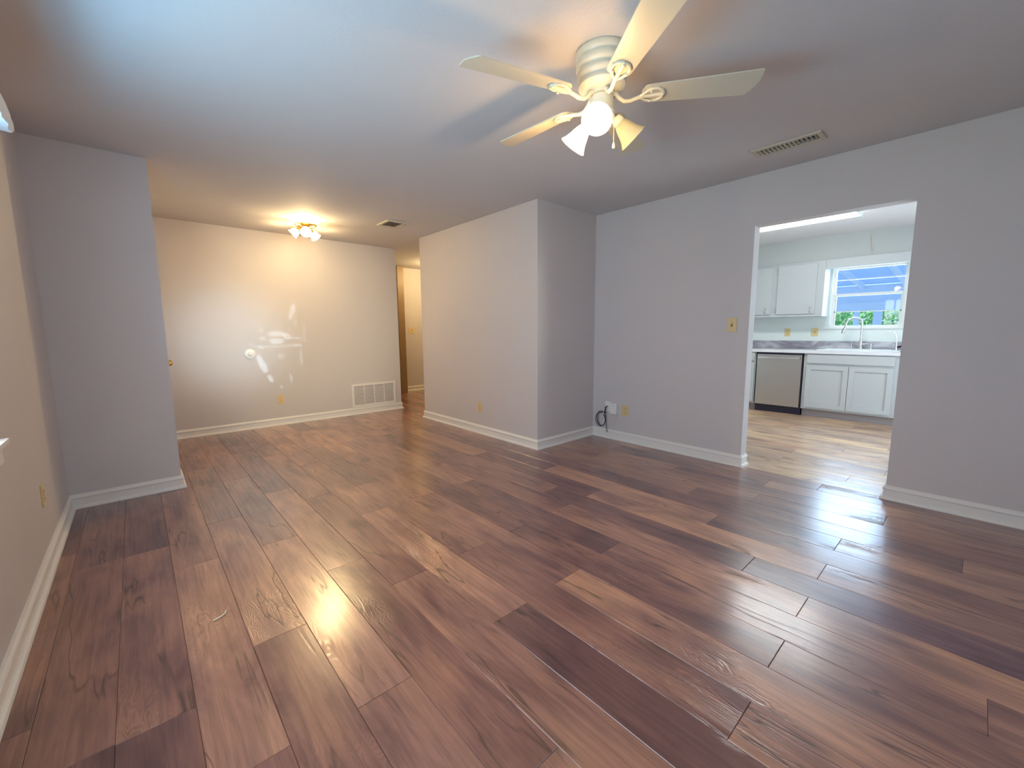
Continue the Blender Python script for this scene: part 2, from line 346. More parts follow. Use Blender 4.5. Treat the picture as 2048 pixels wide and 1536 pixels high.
# (row, index of plank counted from its phase joint): tone.  index 0 starts at the phase joint and runs away from the camera
tone = {(-1, -1): MD, (-1, 0): ML, (-1, 1): MID, (-1, 2): MD, (-2, -1): DRK, (-2, 0): MD, (-2, 1): DRK, (-3, 0): DRK, (-3, -1): DRK, (-3, 1): MD,
        (0, -1): MD, (0, 0): ML, (0, 1): GR, (0, 2): MD, (1, -1): MID, (1, 0): ML, (1, 1): GR, (1, 2): MD,
        (2, -1): LITE, (2, 0): MD, (2, 1): LITE, (2, 2): DRK, (3, -1): MID, (3, 0): MD, (3, 1): MID, (3, 2): MD,
        (4, -1): VD, (4, 0): LITE, (4, 1): ML, (4, 2): MID, (5, -1): LITE, (5, 0): MD, (5, 1): ML, (5, 2): GR, (5, 3): LITE,
        (6, -1): ML, (6, 0): MID, (6, 1): MID, (6, 2): LITE, (7, -1): MID, (7, 0): MD, (7, 1): DRK, (7, 2): MID, (8, -1): MID, (8, 0): DRK, (8, 1): ML,
        (9, -1): ML, (9, 0): ML, (9, 1): MD, (9, 2): DRK, (10, -1): PU, (10, 0): DRK, (10, 1): MID, (10, 2): MD, (11, -1): MID, (11, 0): LITE, (11, 1): DRK, (11, 2): LITE,
        (12, -1): MD, (12, 0): LITE, (12, 1): DRK, (12, 2): MD, (13, -1): ML, (13, 0): DRK, (13, 1): DRK, (13, 2): MID, (14, -1): DRK, (14, 0): MID, (15, -1): MD, (15, 0): ML, (15, 1): MID,
        (16, 0): MD, (16, -1): MID, (17, 0): DRK, (17, 1): MID, (18, 0): MD}
def seg(x):
    """free floor intervals along y for a row centred on x"""
    if x < XL-0.02: return []
    if x < XC-0.06: return [(YBACK, YC+0.02)]
    if x < XB+0.05: return [(YBACK, YF+0.02)]
    if x < XFE: return [(YBACK, YB+0.02), (YBE-0.02, YF+0.02)]
    if x < XK+0.1: return [(YBACK, YB+0.02), (YBE-0.02, YH+0.02)]
    if x < 5.4: return [(-0.8, 3.1), (YBE-0.02, YH+0.02)]
    if x < XW: return [(-0.8, 3.1)]
    return []
pl_cache = {}
def plank_mesh(w, l):
    k = (round(w, 4), round(l, 4))
    if k not in pl_cache:
        t = bmesh.new(); c = 0.0016; g = 0.0004; z1 = 0.0; z0 = -0.0060
        def ring(i, z): return [t.verts.new((a*(w/2-i), b*(l/2-i), z)) for a, b in ((-1, -1), (1, -1), (1, 1), (-1, 1))]
        r0, r1, r2_ = ring(g, z0), ring(g, z1-0.0016), ring(g+c, z1)
        for a, b in ((r0, r1), (r1, r2_)):
            for i in range(4): t.faces.new((a[i], a[(i+1) % 4], b[(i+1) % 4], b[i]))
        t.faces.new(r2_)
        me = bpy.data.meshes.new('plank'); t.to_mesh(me); t.free(); me.materials.append(WOOD); pl_cache[k] = me
    return pl_cache[k]
nplank = 0
i0, i1 = row_i(XL+0.01), row_i(XW-0.02)
for i in range(i0, i1+1):
    xa, xb = X0+i*PW, X0+(i+1)*PW
    xa, xb = max(xa, XL), min(xb, XW)
    if xb-xa < 0.02: continue
    ph = phase.get(i, random.uniform(0, PL)); rnd = random.Random(i*13+5)
    for ya, yb in seg((xa+xb)/2):
        k = math.floor((ya-ph)/PL)
        while ph+k*PL < yb:
            a, b = max(ya, ph+k*PL), min(yb, ph+(k+1)*PL)
            if b-a > 0.01:
                o = bpy.data.objects.new('plank', plank_mesh(xb-xa, b-a)); C.objects.link(o); o.parent = floor
                o.location = ((xa+xb)/2, (a+b)/2, -0.0003*rnd.random())
                r = random.Random(i*101+k*7+3)
                col = tone.get((i, k)) or (r.choice([KL_LIT, KD_LIT, KL_LIT, KD_LIT, LITE]) if i >= 19 and ya < 3.2 else r.choice([MID, MD, ML, DRK, MID, ML]))
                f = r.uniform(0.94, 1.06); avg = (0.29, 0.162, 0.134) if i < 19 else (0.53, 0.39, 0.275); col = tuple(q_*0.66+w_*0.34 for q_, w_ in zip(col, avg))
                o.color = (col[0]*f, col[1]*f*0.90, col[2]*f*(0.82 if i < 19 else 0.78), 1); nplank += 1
            k += 1
print('planks', nplank)

# ------------------------------------------------------------------ baseboards (swept profile, mitred)
PROF = [(0, 0), (0.028, 0), (0.028, 0.006), (0.025, 0.015), (0.018, 0.021), (0.012, 0.023), (0.011, 0.069), (0.016, 0.072), (0.0175, 0.077), (0.014, 0.085), (0.008, 0.092), (0.005, 0.100), (0, 0.100)]
def baseboard(names, line, skip=()):
    """line: list of (x, y); the room lies on the right hand of travel"""
    P_ = [Vector((x, y)) for x, y in line]; n = len(P_)
    dirs = [(P_[i+1]-P_[i]).normalized() for i in range(n-1)]
    nor = [Vector((d.y, -d.x)) for d in dirs]
    def offs(i):
        if i == 0: return nor[0]
        if i == n-1: return nor[-1]
        m = nor[i-1]+nor[i]; return m/(m.dot(nor[i]))
    for i in range(n-1):
        if names[i] is None: continue
        mb = MB(); rows = []
        for j in (i, i+1):
            o = offs(j); rows.append([mb.bm.verts.new((P_[j].x+o.x*p, P_[j].y+o.y*p, z)) for p, z in PROF])
        m_ = len(PROF)
        for k in range(m_): mb.bm.faces.new((rows[0][k], rows[0][(k+1) % m_], rows[1][(k+1) % m_], rows[1][k]))
        mb.bm.faces.new(rows[0]); mb.bm.faces.new(rows[1][::-1])
        struct(mb, names[i], TRIM)
baseboard(['baseboard_left', 'baseboard_closet_front', 'baseboard_closet_side'], [(XL, YBACK), (XL, YC), (XC, YC), (XC, 4.36)])
baseboard(['baseboard_closet_far', 'baseboard_far', 'baseboard_far_end'], [(XC, 5.22), (XC, YF), (XFE, YF), (XFE, YH)])
baseboard(['baseboard_hall_end'], [(3.95, YH), (5.4, YH)])
baseboard(['baseboard_block_back', 'baseboard_block', 'baseboard_block_front', 'baseboard_right', 'baseboard_jamb_1'],
          [(5.4, YBE), (XB, YBE), (XB, YB), (XK, YB), (XK, YD1), (XKI, YD1)])
baseboard(['baseboard_jamb_2', 'baseboard_right_near'], [(XKI, YD2), (XK, YD2), (XK, YBACK)])
baseboard(['baseboard_kitchen'], [(XKI, 3.1), (6.78, 3.1)])

# closet door with its brass knob, hall panel, front window, back window
d1 = struct(MB().box(XC-0.045, XC-0.008, 4.425, 5.155, 0.008, 2.025), 'door_1', TRIM)
cas = MB()
for ya, yb, za, zb in ((4.36, 4.42, 0, 2.09), (5.16, 5.22, 0, 2.09), (4.42, 5.16, 2.03, 2.09)): cas.box(XC, XC+0.012, ya, yb, za, zb)
struct(cas, 'door_casing', TRIM, d1)
kx = Matrix.Translation((XC-0.008, 5.085, 0.925)) @ Matrix.Rotation(PI/2, 4, 'Y')
MB().lathe([(0.0, 0), (0.031, 0.0), (0.031, 0.006), (0.012, 0.010), (0.011, 0.034), (0.022, 0.042), (0.0285, 0.056), (0.027, 0.070), (0.015, 0.080), (0.0, 0.082)], kx, 24, False).build('door_knob', BRASS, d1, True, label='brass door knob')
PANELW = tint(mat('brown_panel', (0.25, 0.16, 0.08), 0.45), (0.25, 0.16, 0.08), 0.12, 6.0)
d2 = struct(MB().box(3.795, 3.925, 7.46, 7.665, 0.0, 2.435, 0.002), 'hall_panel', PANELW)  # brown full-height panel at the hall end

def window_x(name, x, y0, y1, z0, z1, rows, cols, inset, depth, fr=0.035, sill=None):
    """sash window in a wall whose room face is at x; outwards is direction inset (+1/-1)"""
    s_ = inset; xf = x+s_*0.06; f = MB()
    f.box(xf, xf+s_*depth, y0, y0+fr, z0, z1).box(xf, xf+s_*depth, y1-fr, y1, z0, z1).box(xf, xf+s_*depth, y0+fr, y1-fr, z1-fr, z1).box(xf, xf+s_*depth, y0+fr, y1-fr, z0, z0+fr)
    w = struct(f, name, TRIM)
    return w, xf
w1, xf = window_x('window_1', XL, WIN[0], WIN[1], WIN[2], WIN[3], 2, 1, -1, 0.05)
b = MB(); b.box(xf-0.035, xf-0.01, WIN[0]+0.035, WIN[1]-0.035, 1.40, 1.44).box(xf-0.035, xf-0.01, 1.62, 1.66, WIN[2]+0.035, 1.40).box(xf-0.035, xf-0.01, 1.62, 1.66, 1.44, WIN[3]-0.035)
struct(b, 'muntin', TRIM, w1)
for ya, yb in ((WIN[0]+0.035, 1.62), (1.66, WIN[1]-0.035)):
    for za, zb in ((WIN[2]+0.035, 1.40), (1.44, WIN[3]-0.035)): MB().box(xf-0.026, xf-0.022, ya, yb, za, zb).build('pane', GLASS, w1)
struct(MB().box(XL-0.06, XL+0.032, WIN[0]-0.06, WIN[1]+0.05, WIN[2]-0.022, WIN[2], 0.004), 'sill', TRIM, w1)
struct(MB().box(XL+0.0005, XL+0.014, WIN[0]-0.02, WIN[1]+0.02, WIN[2]-0.09, WIN[2]-0.0225, 0.003), 'apron', TRIM, w1)
w3 = MB(); w3.box(0.1, 0.14, YBACK-0.1, YBACK-0.05, 0.75, 2.03).box(2.36, 2.4, YBACK-0.1, YBACK-0.05, 0.75, 2.03).box(0.14, 2.36, YBACK-0.1, YBACK-0.05, 0.75, 0.79).box(0.14, 2.36, YBACK-0.1, YBACK-0.05, 1.99, 2.03)
w3 = struct(w3, 'window_3', TRIM); MB().box(0.14, 2.36, YBACK-0.077, YBACK-0.073, 0.79, 1.99).build('pane', GLASS, w3)

# white fabric valance over the front window: rounded front, slopes back up to the wall
FABRIC = tint(mat('white_fabric', (0.72, 0.76, 0.80), 0.9, spec=0.1), (0.72, 0.76, 0.80), 0.05, 12, 0.5, 400)
va = thing('valance', (XL, 1.6, 2.0), 'white gathered fabric valance over the front window beside the blue-lit ceiling', 'valance')
vb = MB(); rows = []
prof = [(0.004, 2.02), (0.10, 2.003), (0.142, 2.0), (0.150, 2.010), (0.150, 2.035), (0.142, 2.075), (0.126, 2.13), (0.108, 2.18), (0.085, 2.23), (0.055, 2.28), (0.004, 2.33)]
ny = 60
for j in range(ny+1):
    y = 0.60+(2.655-0.60)*j/ny; wv = 0.004*math.sin(j*1.9)+0.003*math.sin(j*0.7)
    if j in (0, ny): wv = 0
    rows.append([vb.bm.verts.new((XL+p+(wv if 0.05 < p else 0), y, z)) for p, z in prof])
for a, c in zip(rows, rows[1:]):
    for k in range(len(prof)-1): vb.bm.faces.new((a[k], a[k+1], c[k+1], c[k]))
vb.bm.faces.new(rows[0]); vb.bm.faces.new(rows[-1][::-1])
vb.build('fabric', FABRIC, va, True)
MB().box(XL+0.0005, XL+0.02, 0.66, 2.60, 2.20, 2.235).build('mounting_board', TRIM, va)

# ------------------------------------------------------------------ wall plates
def plate(name, c, n, w, h, kind, label, cat, m=IVORY, group=None):
    """c: centre on the wall, n: 'x-' (wall face looks to -x) , 'x+' or 'y-'"""
    t = thing(name, c, label, cat, group)
    def bx(mb, a0, a1, z0, z1, d0, d1, bev=0.0):
        if n == 'x-': mb.box(c[0]-d1, c[0]-d0, c[1]+a0, c[1]+a1, c[2]+z0, c[2]+z1, bev)
        elif n == 'x+': mb.box(c[0]+d0, c[0]+d1, c[1]+a0, c[1]+a1, c[2]+z0, c[2]+z1, bev)
        else: mb.box(c[0]+a0, c[0]+a1, c[1]-d1, c[1]-d0, c[2]+z0, c[2]+z1, bev)
        return mb
    bx(MB(), -w/2, w/2, -h/2, h/2, 0.0003, 0.006, 0.002).build('cover_plate', m, t)
    if kind == 'outlet':
        for s in (-1, 1):
            r = bx(MB(), -0.016, 0.016, s*0.02-0.014, s*0.02+0.014, 0.006, 0.0085, 0.001).build('receptacle', m, t)
            q = MB(); bx(q, -0.008, -0.005, s*0.02-0.003, s*0.02+0.008, 0.0083, 0.0088); bx(q, 0.005, 0.008, s*0.02-0.003, s*0.02+0.006, 0.0083, 0.0088); bx(q, -0.002, 0.002, s*0.02-0.010, s*0.02-0.006, 0.0083, 0.0088)
            q.build('slot', IVDARK, r)
        bx(MB(), -0.003, 0.003, -0.003, 0.003, 0.006, 0.0075).build('screw', VENTM, t)
    if kind == 'switch':
        bx(MB(), -0.007, 0.007, -0.013, 0.013, 0.0055, 0.0065).build('switch_slot', IVDARK, t)
        bx(MB(), -0.004, 0.004, -0.002, 0.009, 0.006, 0.017, 0.001).build('toggle', m, t)
        for s in (-1, 1): bx(MB(), -0.003, 0.003, s*0.03-0.003, s*0.03+0.003, 0.006, 0.0075).build('screw', VENTM, t)
    return t
plate('outlet', (1.351, YF, 0.336), 'y-', 0.072, 0.118, 'outlet', 'ivory duplex outlet low on the warm far wall', 'outlet')
plate('outlet', (XB, 3.867, 0.312), 'x-', 0.072, 0.118, 'outlet', 'ivory duplex outlet on the long face of the jutting wall block', 'outlet')
plate('outlet', (XL, 3.205, 0.368), 'x+', 0.072, 0.118, 'outlet', 'outlet seen edge-on on the front wall near the dark corner', 'outlet')
plate('outlet', (XK, 2.492, 0.338), 'x-', 0.078, 0.118, 'outlet', 'yellowed ivory outlet beside the white adapter box', 'outlet')
plate('light_switch', (XK, 1.452, 1.238), 'x-', 0.078, 0.120, 'switch', 'ivory toggle light switch on the wall beside the kitchen opening', 'switch')
plate('light_switch', (4.165, YH, 1.223), 'y-', 0.115, 0.118, 'switch', 'cream light switch on the lit hallway end wall', 'switch')
plate('outlet', (XW, 1.978, 1.146), 'x-', 0.078, 0.118, 'outlet', 'yellowed outlet above the counter under the white wall cabinet', 'outlet')
plate('light_switch', (XW, 1.632, 1.148), 'x-', 0.085, 0.118, 'switch', 'yellowed switch plate above the counter just beside the sink window', 'switch')
# white cable plate with coiled black cable, white box
cp = plate('cable_plate', (XK, 2.712, 0.358), 'x-', 0.070, 0.112, 'none', 'white cable wall plate with a black lead, nearest the inner corner', 'wall plate', WHITEP)
px = Matrix.Translation((XK-0.006, 2.712, 0.362)) @ Matrix.Rotation(-PI/2, 4, 'Y')
MB().lathe([(0.006, 0), (0.006, 0.012), (0.004, 0.012), (0.004, 0.018)], px, 12).build('coax_socket', CHROME, cp, True)
cb = thing('cable', (XK-0.02, 2.712, 0.09), 'coiled black cable hanging from the white wall plate', 'cable')
xq = XK-0.034
pts = [(XK-0.026, 2.712, 0.362), (xq-0.008, 2.716, 0.352), (xq, 2.722, 0.330), (xq, 2.730, 0.300)]
q = MB().tube(pts, 0.0065, 10); q.build('connector', CABLE, cb, True)
for n_, (ry, rz, cy, cz, dx) in enumerate(((0.062, 0.085, 2.782, 0.215, 0.0), (0.052, 0.078, 2.776, 0.212, 0.007), (0.066, 0.078, 2.790, 0.205, 0.013))):
    lp = []
    for k in range(29):
        a = rad(60+n_*9) + 2*PI*k/28*0.93
        lp.append((xq+0.004-dx*0.4+0.003*math.sin(a*2+n_), cy-ry*math.cos(a)*1.0, cz+rz*math.sin(a)))
    MB().tube(lp, 0.0034, 8).build('coil', CABLE, cb, True)
MB().tube([(xq, 2.730, 0.302), (xq-0.004, 2.722, 0.27), (xq, 2.716, 0.22), (xq+0.002, 2.712, 0.16), (xq+0.004, 2.708, 0.105), (xq+0.008, 2.70, 0.07)], 0.0036, 8).build('lead', CABLE, cb, True)
MB().box(xq-0.006, xq+0.008, 2.722, 2.738, 0.278, 0.298, 0.002).build('cable_tie', CABLE, cb)
ab = thing('adapter_box', (XK, 2.620, 0.30), 'white plastic adapter box on the wall between cable plate and ivory outlet', 'box')
MB().box(XK-0.038, XK-0.0003, 2.578, 2.662, 0.288, 0.402, 0.004).build('housing', WHITEP, ab)
MB().box(XK-0.0385, XK-0.0376, 2.600, 2.640, 0.376, 0.380).build('vent_slot', VENTM, ab)
MB().tube([(XK-0.012, 2.60, 0.2885), (XK-0.010, 2.604, 0.22), (XK-0.014, 2.625, 0.16), (XK-0.022, 2.64, 0.103)], 0.0018, 6).build('lead', WHITEP, ab, True)
# round dial plate on far wall
dm = Matrix.Translation((1.048, YF-0.0003, 0.941)) @ Matrix.Rotation(PI/2, 4, 'X')
rp = thing('wall_bumper', (1.048, YF, 0.941), 'round white door bumper plate with a domed centre on the far wall', 'door bumper')
MB().lathe([(0.0, 0), (0.062, 0), (0.062, 0.004), (0.056, 0.009), (0.030, 0.012), (0.0, 0.012)], dm, 32, False).build('base_plate', WHITEP, rp, True)
MB().lathe([(0.028, 0.011), (0.027, 0.020), (0.020, 0.028), (0.009, 0.032), (0.0, 0.033)], dm, 28, False).build('dome', WHITEP, rp, True)

# return air grille: frame, three mullions, louvres in four bays
gx0, gx1, gz0, gz1 = 2.272, 2.952, 0.100, 0.448
g = thing('return_air_grille', ((gx0+gx1)/2, YF, gz0), 'white louvred return air grille low on the far wall by the hallway', 'vent')
fw = 0.034
for a in ((gx0, gx1, gz0, gz0+fw), (gx0, gx1, gz1-fw, gz1), (gx0, gx0+fw, gz0+fw, gz1-fw), (gx1-fw, gx1, gz0+fw, gz1-fw)):
    MB().box(a[0], a[1], YF-0.014, YF-0.0003, a[2], a[3], 0.002).build('frame_rail', TRIM, g)
bay = (gx1-gx0-2*fw)/4
for k in (1, 2, 3):
    x = gx0+fw+bay*k; MB().box(x-0.006, x+0.006, YF-0.013, YF-0.001, gz0+fw, gz1-fw).build('mullion', TRIM, g)
MB().box(gx0+fw, gx1-fw, YF-0.0012, YF-0.0004, gz0+fw, gz1-fw).build('backing', KICK, g)
base_l = None
for k in range(4):
    xa = gx0+fw+bay*k+(0.007 if k else 0.001); xb2 = gx0+fw+bay*(k+1)-(0.007 if k < 3 else 0.001)
    nl = 14
    for j in range(nl):
        z = gz0+fw+(gz1-gz0-2*fw)*(j+0.5)/nl
        if base_l is None or base_l[1] != k:
            mb = MB(); mb.prism([(xa, YF-0.011, z+0.000), (xa, YF-0.010, z+0.002), (xa, YF-0.002, z-0.012), (xa, YF-0.003, z-0.014)], (xb2-xa, 0, 0))
            o = mb.build('louvre', TRIM, g); base_l = (o, k, z)
        else:
            o = base_l[0].copy(); C.objects.link(o); o.parent = g; o.location = base_l[0].location+Vector((0, 0, z-base_l[2]))

# ceiling vents
def ceiling_vent(x0, x1, y0, y1, label, n, along_y, z=H):
    t = thing('ceiling_vent', ((x0+x1)/2, (y0+y1)/2, z), label, 'vent')
    f = 0.028; zt, zb = z-0.0003, z-0.012
    for a in ((x0, x1, y0, y0+f), (x0, x1, y1-f, y1), (x0, x0+f, y0+f, y1-f), (x1-f, x1, y0+f, y1-f)):
        MB().box(a[0], a[1], a[2], a[3], zb, zt, 0.002).build('frame_rail', VENTM, t)
    MB().box(x0+f, x1-f, y0+f, y1-f, z-0.0015, zt).build('duct_opening', DARK, t)
    for k in range(n):
        if along_y:
            y = y0+f+(y1-y0-2*f)*(k+0.5)/n; tilt = 0.010 if k > n*0.3 else -0.006
            MB().prism([(x0+f, y-0.0045-tilt, zb+0.001), (x0+f, y-0.0025-tilt, zb), (x0+f, y+0.0045+tilt, zt-0.0015), (x0+f, y+0.0025+tilt, zt-0.0015)], (x1-x0-2*f, 0, 0)).build('louvre', VENTM, t)
        else:
            x = x0+f+(x1-x0-2*f)*(k+0.5)/n
            MB().prism([(x-0.009, y0+f, zb+0.001), (x-0.007, y0+f, zb), (x+0.010, y0+f, zt-0.0015), (x+0.008, y0+f, zt-0.0015)], (0, y1-y0-2*f, 0)).build('louvre', VENTM, t)
    return t
v1 = ceiling_vent(3.325, 3.480, 0.785, 1.195, 'long ivory ceiling register between the fan and the kitchen opening', 14, True)
MB().box(3.40, 3.406, 0.813, 1.167, H-0.0135, H-0.0125).build('damper_bar', VENTM, v1)
v2 = ceiling_vent(2.215, 2.450, 4.52, 4.80, 'small square ceiling register near the hallway and dining light', 7, False)
MB().tube([(2.30, 4.60, H-0.012), (2.30, 4.60, H-0.045), (2.296, 4.598, H-0.05)], 0.003, 6).build('damper_lever', DARK, v2)

# ------------------------------------------------------------------ ceiling fan
FX, FY = 1.690, 1.256
fan = thing('ceiling_fan', (FX, FY, H), 'cream five-blade hugger ceiling fan with three frosted glass lights', 'ceiling fan')
T0 = Matrix.Translation((FX, FY, 0))
MB().lathe([(0.0, H-0.0005), (0.118, H-0.0005), (0.122, H-0.006), (0.121, H-0.028), (0.114, H-0.036), (0.118, H-0.042), (0.119, H-0.062), (0.110, H-0.074), (0.106, H-0.080), (0.111, H-0.086), (0.112, H-0.104), (0.103, H-0.116), (0.101, H-0.122),
            (0.106, H-0.128), (0.106, H-0.142), (0.094, H-0.156), (0.070, H-0.163), (0.0, H-0.163)], T0, 48, False).build('motor_housing', CREAM, fan, True)
MB().lathe([(0.0, 2.278), (0.056, 2.278), (0.058, 2.262), (0.0, 2.262)], T0, 32, False).build('flywheel', CREAM, fan, True)
MB().lathe([(0.0, 2.262), (0.046, 2.262), (0.052, 2.256), (0.053, 2.205), (0.050, 2.198), (0.060, 2.192), (0.058, 2.172), (0.040, 2.158), (0.012, 2.150), (0.0, 2.149)], T0, 36, False).build('switch_housing', CREAM, fan, True)
ZB = 2.252
def blade_local():
    """blade outline in (r, w) with clipped ogee tip, thin slab"""
    w0, w1 = 0.052, 0.069
    o = []
    for k in range(7):                                  # rounded root
        a = rad(90+180*k/6); o.append((0.205+0.03*math.cos(a), w0*0.98*math.sin(a)))
    o += [(0.655, -w1), (0.661, -w1*0.93), (0.661, -w1*0.05), (0.654, w1*0.10), (0.653, w1*0.24), (0.628, w1*0.88), (0.618, w1)]
    return o
me_b = None
for kk, ang in enumerate((163.5, 91.5, 19.5, -52.5, -124.5)):
    a = rad(ang)
    R = Matrix.Translation((FX, FY, ZB)) @ Matrix.Rotation(a, 4, 'Z')
    Rt = R @ Matrix.Rotation(rad(-11), 4, 'X')
    mb = MB(); ol = blade_local()
    mb.prism([tuple(Rt @ Vector((r, w, 0.0))) for r, w in ol], Rt.to_3x3() @ Vector((0, 0, 0.0055)))
    bl = mb.build('blade', BLADE, fan)
    # blade iron: curved arm, open ring medallion with two ears under the blade
    mb = MB()
    arm = [(0.046, 0, 0.017), (0.064, 0, 0.013), (0.080, 0, -0.006), (0.098, 0, -0.020), (0.125, 0, -0.022), (0.150, 0, -0.014), (0.172, 0, -0.008), (0.192, 0, -0.006)]
    mb.tube([R @ Vector(p) for p in arm], [0.011, 0.010, 0.0095, 0.009, 0.009, 0.009, 0.010, 0.008], 10)
    for s in (-1, 1):
        mb.tube([R @ Vector(p) for p in ((0.165, 0, -0.010), (0.185, s*0.018, -0.008-s*0.003), (0.212, s*0.034, -0.005-s*0.007), (0.240, s*0.036, -0.004-s*0.007), (0.262, s*0.022, -0.004-s*0.004), (0.270, 0, -0.004))], 0.0062, 8)
    mb.tube([R @ Vector(p) for p in ((0.19, 0, -0.007), (0.23, 0, -0.006), (0.268, 0, -0.005))], 0.009, 8)
    iron = mb.build('blade_iron', CREAM, fan, True)
    for sx, sy in ((0.215, 0.030), (0.215, -0.030), (0.262, 0)):
        MB().lathe([(0.0, -0.016), (0.005, -0.015), (0.006, -0.010), (0.0, -0.010)], R @ Matrix.Translation((sx, sy, 0.0-sy*0.15)), 10, False).build('screw', CREAM, iron, True)
# three lamp arms with tulip shades
for kk, (ang, lit) in enumerate(((93, True), (-150, True), (-31, False))):
    a = rad(ang); d = Vector((math.cos(a), math.sin(a), 0)); c = Vector((FX, FY, 0))
    p0 = c+d*0.050+Vector((0, 0, 2.180)); p1 = c+d*0.074+Vector((0, 0, 2.172))
    ax = (d*0.80+Vector((0, 0, -0.72))).normalized()
    q_ = Vector((0, 0, 1)).rotation_difference(ax).to_matrix().to_4x4()
    Ml = Matrix.Translation(p1) @ q_
    MB().tube([c+d*0.030+Vector((0, 0, 2.185)), p0, p1], 0.010, 10).build('lamp_arm', CREAM, fan, True)
    MB().lathe([(0.0, -0.010), (0.020, -0.008), (0.026, 0.004), (0.027, 0.022), (0.024, 0.024), (0.0, 0.024)], Ml, 24, False).build('lamp_socket', CREAM, fan, True)
    prof = [(0.024, 0.018), (0.028, 0.026), (0.034, 0.040), (0.040, 0.058), (0.046, 0.078), (0.054, 0.098), (0.066, 0.118)]
    prof2 = prof + [(0.0635, 0.1185)] + [(r-0.0025, z) for r, z in prof[::-1][1:]]
    sh = MB().lathe(prof2, Ml, 32, False).build('lamp_shade', SHADE_LIT if lit else SHADE_OFF, fan, True, label='lit frosted tulip shade' if lit else 'unlit frosted tulip shade')
    MB().lathe([(0.0, 0.024), (0.012, 0.026), (0.014, 0.040), (0.024, 0.058), (0.028, 0.074), (0.022, 0.092), (0.010, 0.100), (0.0, 0.101)], Ml, 20, False).build('bulb', BULB if lit else BULBOFF, fan, True)
    if lit:
        lo = light('fan_lamp', 'POINT', p1+ax*0.105, None, 15 if kk == 0 else 17, (1.0, 0.60, 0.24), shadow_soft_size=0.03)
MB().tube([(FX+0.030, FY-0.040, 2.198), (FX+0.034, FY-0.046, 2.16), (FX+0.034, FY-0.046, 2.060)], 0.0014, 6).build('pull_chain', CREAM, fan, True)
MB().lathe([(0.0, 2.062), (0.003, 2.060), (0.0065, 2.046), (0.0065, 2.034), (0.0, 2.030)], Matrix.Translation((FX+0.034, FY-0.046, 0)), 12, False).build('pull_knob', CREAM, fan, True)

# ------------------------------------------------------------------ dining ceiling light (three lit glass shades)
DX, DY = 1.60, 5.36
dl = thing('ceiling_light', (DX, DY, H), 'small three-shade brass ceiling light glowing warm near the far wall', 'ceiling light')
TD = Matrix.Translation((DX, DY, 0))
MB().lathe([(0.0, H-0.0005), (0.115, H-0.0005), (0.118, H-0.008), (0.100, H-0.020), (0.050, H-0.030), (0.030, H-0.052), (0.0, H-0.056)], TD, 36, False).build('canopy', BRASS, dl, True)
for kk, ang in enumerate((-107, 28, 155)):
    a = rad(ang); d = Vector((math.cos(a), math.sin(a), 0)); c = Vector((DX, DY, 0))
    p0 = c+d*0.02+Vector((0, 0, H-0.035)); p1 = c+d*0.075+Vector((0, 0, H-0.050))
    ax = (d*0.75+Vector((0, 0, -0.66))).normalized(); Ml = Matrix.Translation(p1) @ Vector((0, 0, 1)).rotation_difference(ax).to_matrix().to_4x4()
    MB().tube([p0, p1], 0.010, 10).build('lamp_arm', BRASS, dl, True)
    MB().lathe([(0.0, -0.012), (0.016, -0.008), (0.022, 0.004), (0.022, 0.020), (0.0, 0.020)], Ml, 20, False).build('lamp_socket', BRASS, dl, True)
    prof = [(0.020, 0.014), (0.030, 0.024), (0.042, 0.040), (0.048, 0.056), (0.047, 0.070), (0.050, 0.082), (0.060, 0.096)]
    MB().lathe(prof+[(0.0575, 0.0965)]+[(r-0.0025, z) for r, z in prof[::-1][1:]], Ml, 28, False).build('lamp_shade', SHADE_LIT, dl, True)
    MB().lathe([(0.0, 0.020), (0.012, 0.022), (0.022, 0.045), (0.020, 0.070), (0.008, 0.080), (0.0, 0.081)], Ml, 18, False).build('bulb', BULB, dl, True)
    light('dining_lamp', 'POINT', p1+ax*0.085, None, 48 if kk == 0 else 9, (1.0, 0.72, 0.36), shadow_soft_size=0.03)
# hallway lamp, out of sight round the corner
hl = thing('hallway_light', (4.35, 6.7, H), 'round warm hallway ceiling light around the corner', 'ceiling light')
MB().lathe([(0.0, H-0.0005), (0.13, H-0.0005), (0.13, H-0.02), (0.0, H-0.02)], Matrix.Translation((4.35, 6.7, 0)), 32, False).build('canopy', BRASS, hl, True)
MB().lathe([(0.12, H-0.02), (0.115, H-0.05), (0.08, H-0.08), (0.0, H-0.095)], Matrix.Translation((4.35, 6.7, 0)), 32, False).build('dome', SHADE_LIT, hl, True)
light('hallway_lamp', 'POINT', (4.35, 6.7, H-0.15), None, 42, (1.0, 0.72, 0.34), shadow_soft_size=0.08)

# ------------------------------------------------------------------ kitchen
FX0 = 6.82                                    # face plane of the base cabinets
UX0 = 7.11                                    # face plane of the wall cabinets
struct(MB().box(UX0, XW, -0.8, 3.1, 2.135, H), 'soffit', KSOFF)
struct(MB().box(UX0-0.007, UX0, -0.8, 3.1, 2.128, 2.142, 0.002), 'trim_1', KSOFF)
struct(MB().box(UX0+0.002, UX0+0.022, -0.8, 1.495, 2.004, 2.134), 'trim_2', CAB)
cw = thing('soffit_wire', (UX0, 1.01, 2.15), 'thin bent grey wire hanging on the kitchen soffit above the window', 'wire')
MB().tube([(UX0-0.006, 1.035, 2.375), (UX0-0.010, 1.030, 2.30), (UX0-0.009, 1.018, 2.21), (UX0-0.010, 1.008, 2.165)], 0.004, 8).build('wire', VENTM, cw, True)
MB().box(UX0-0.016, UX0-0.0005, 0.998, 1.020, 2.149, 2.163, 0.002).build('clip', VENTM, cw)

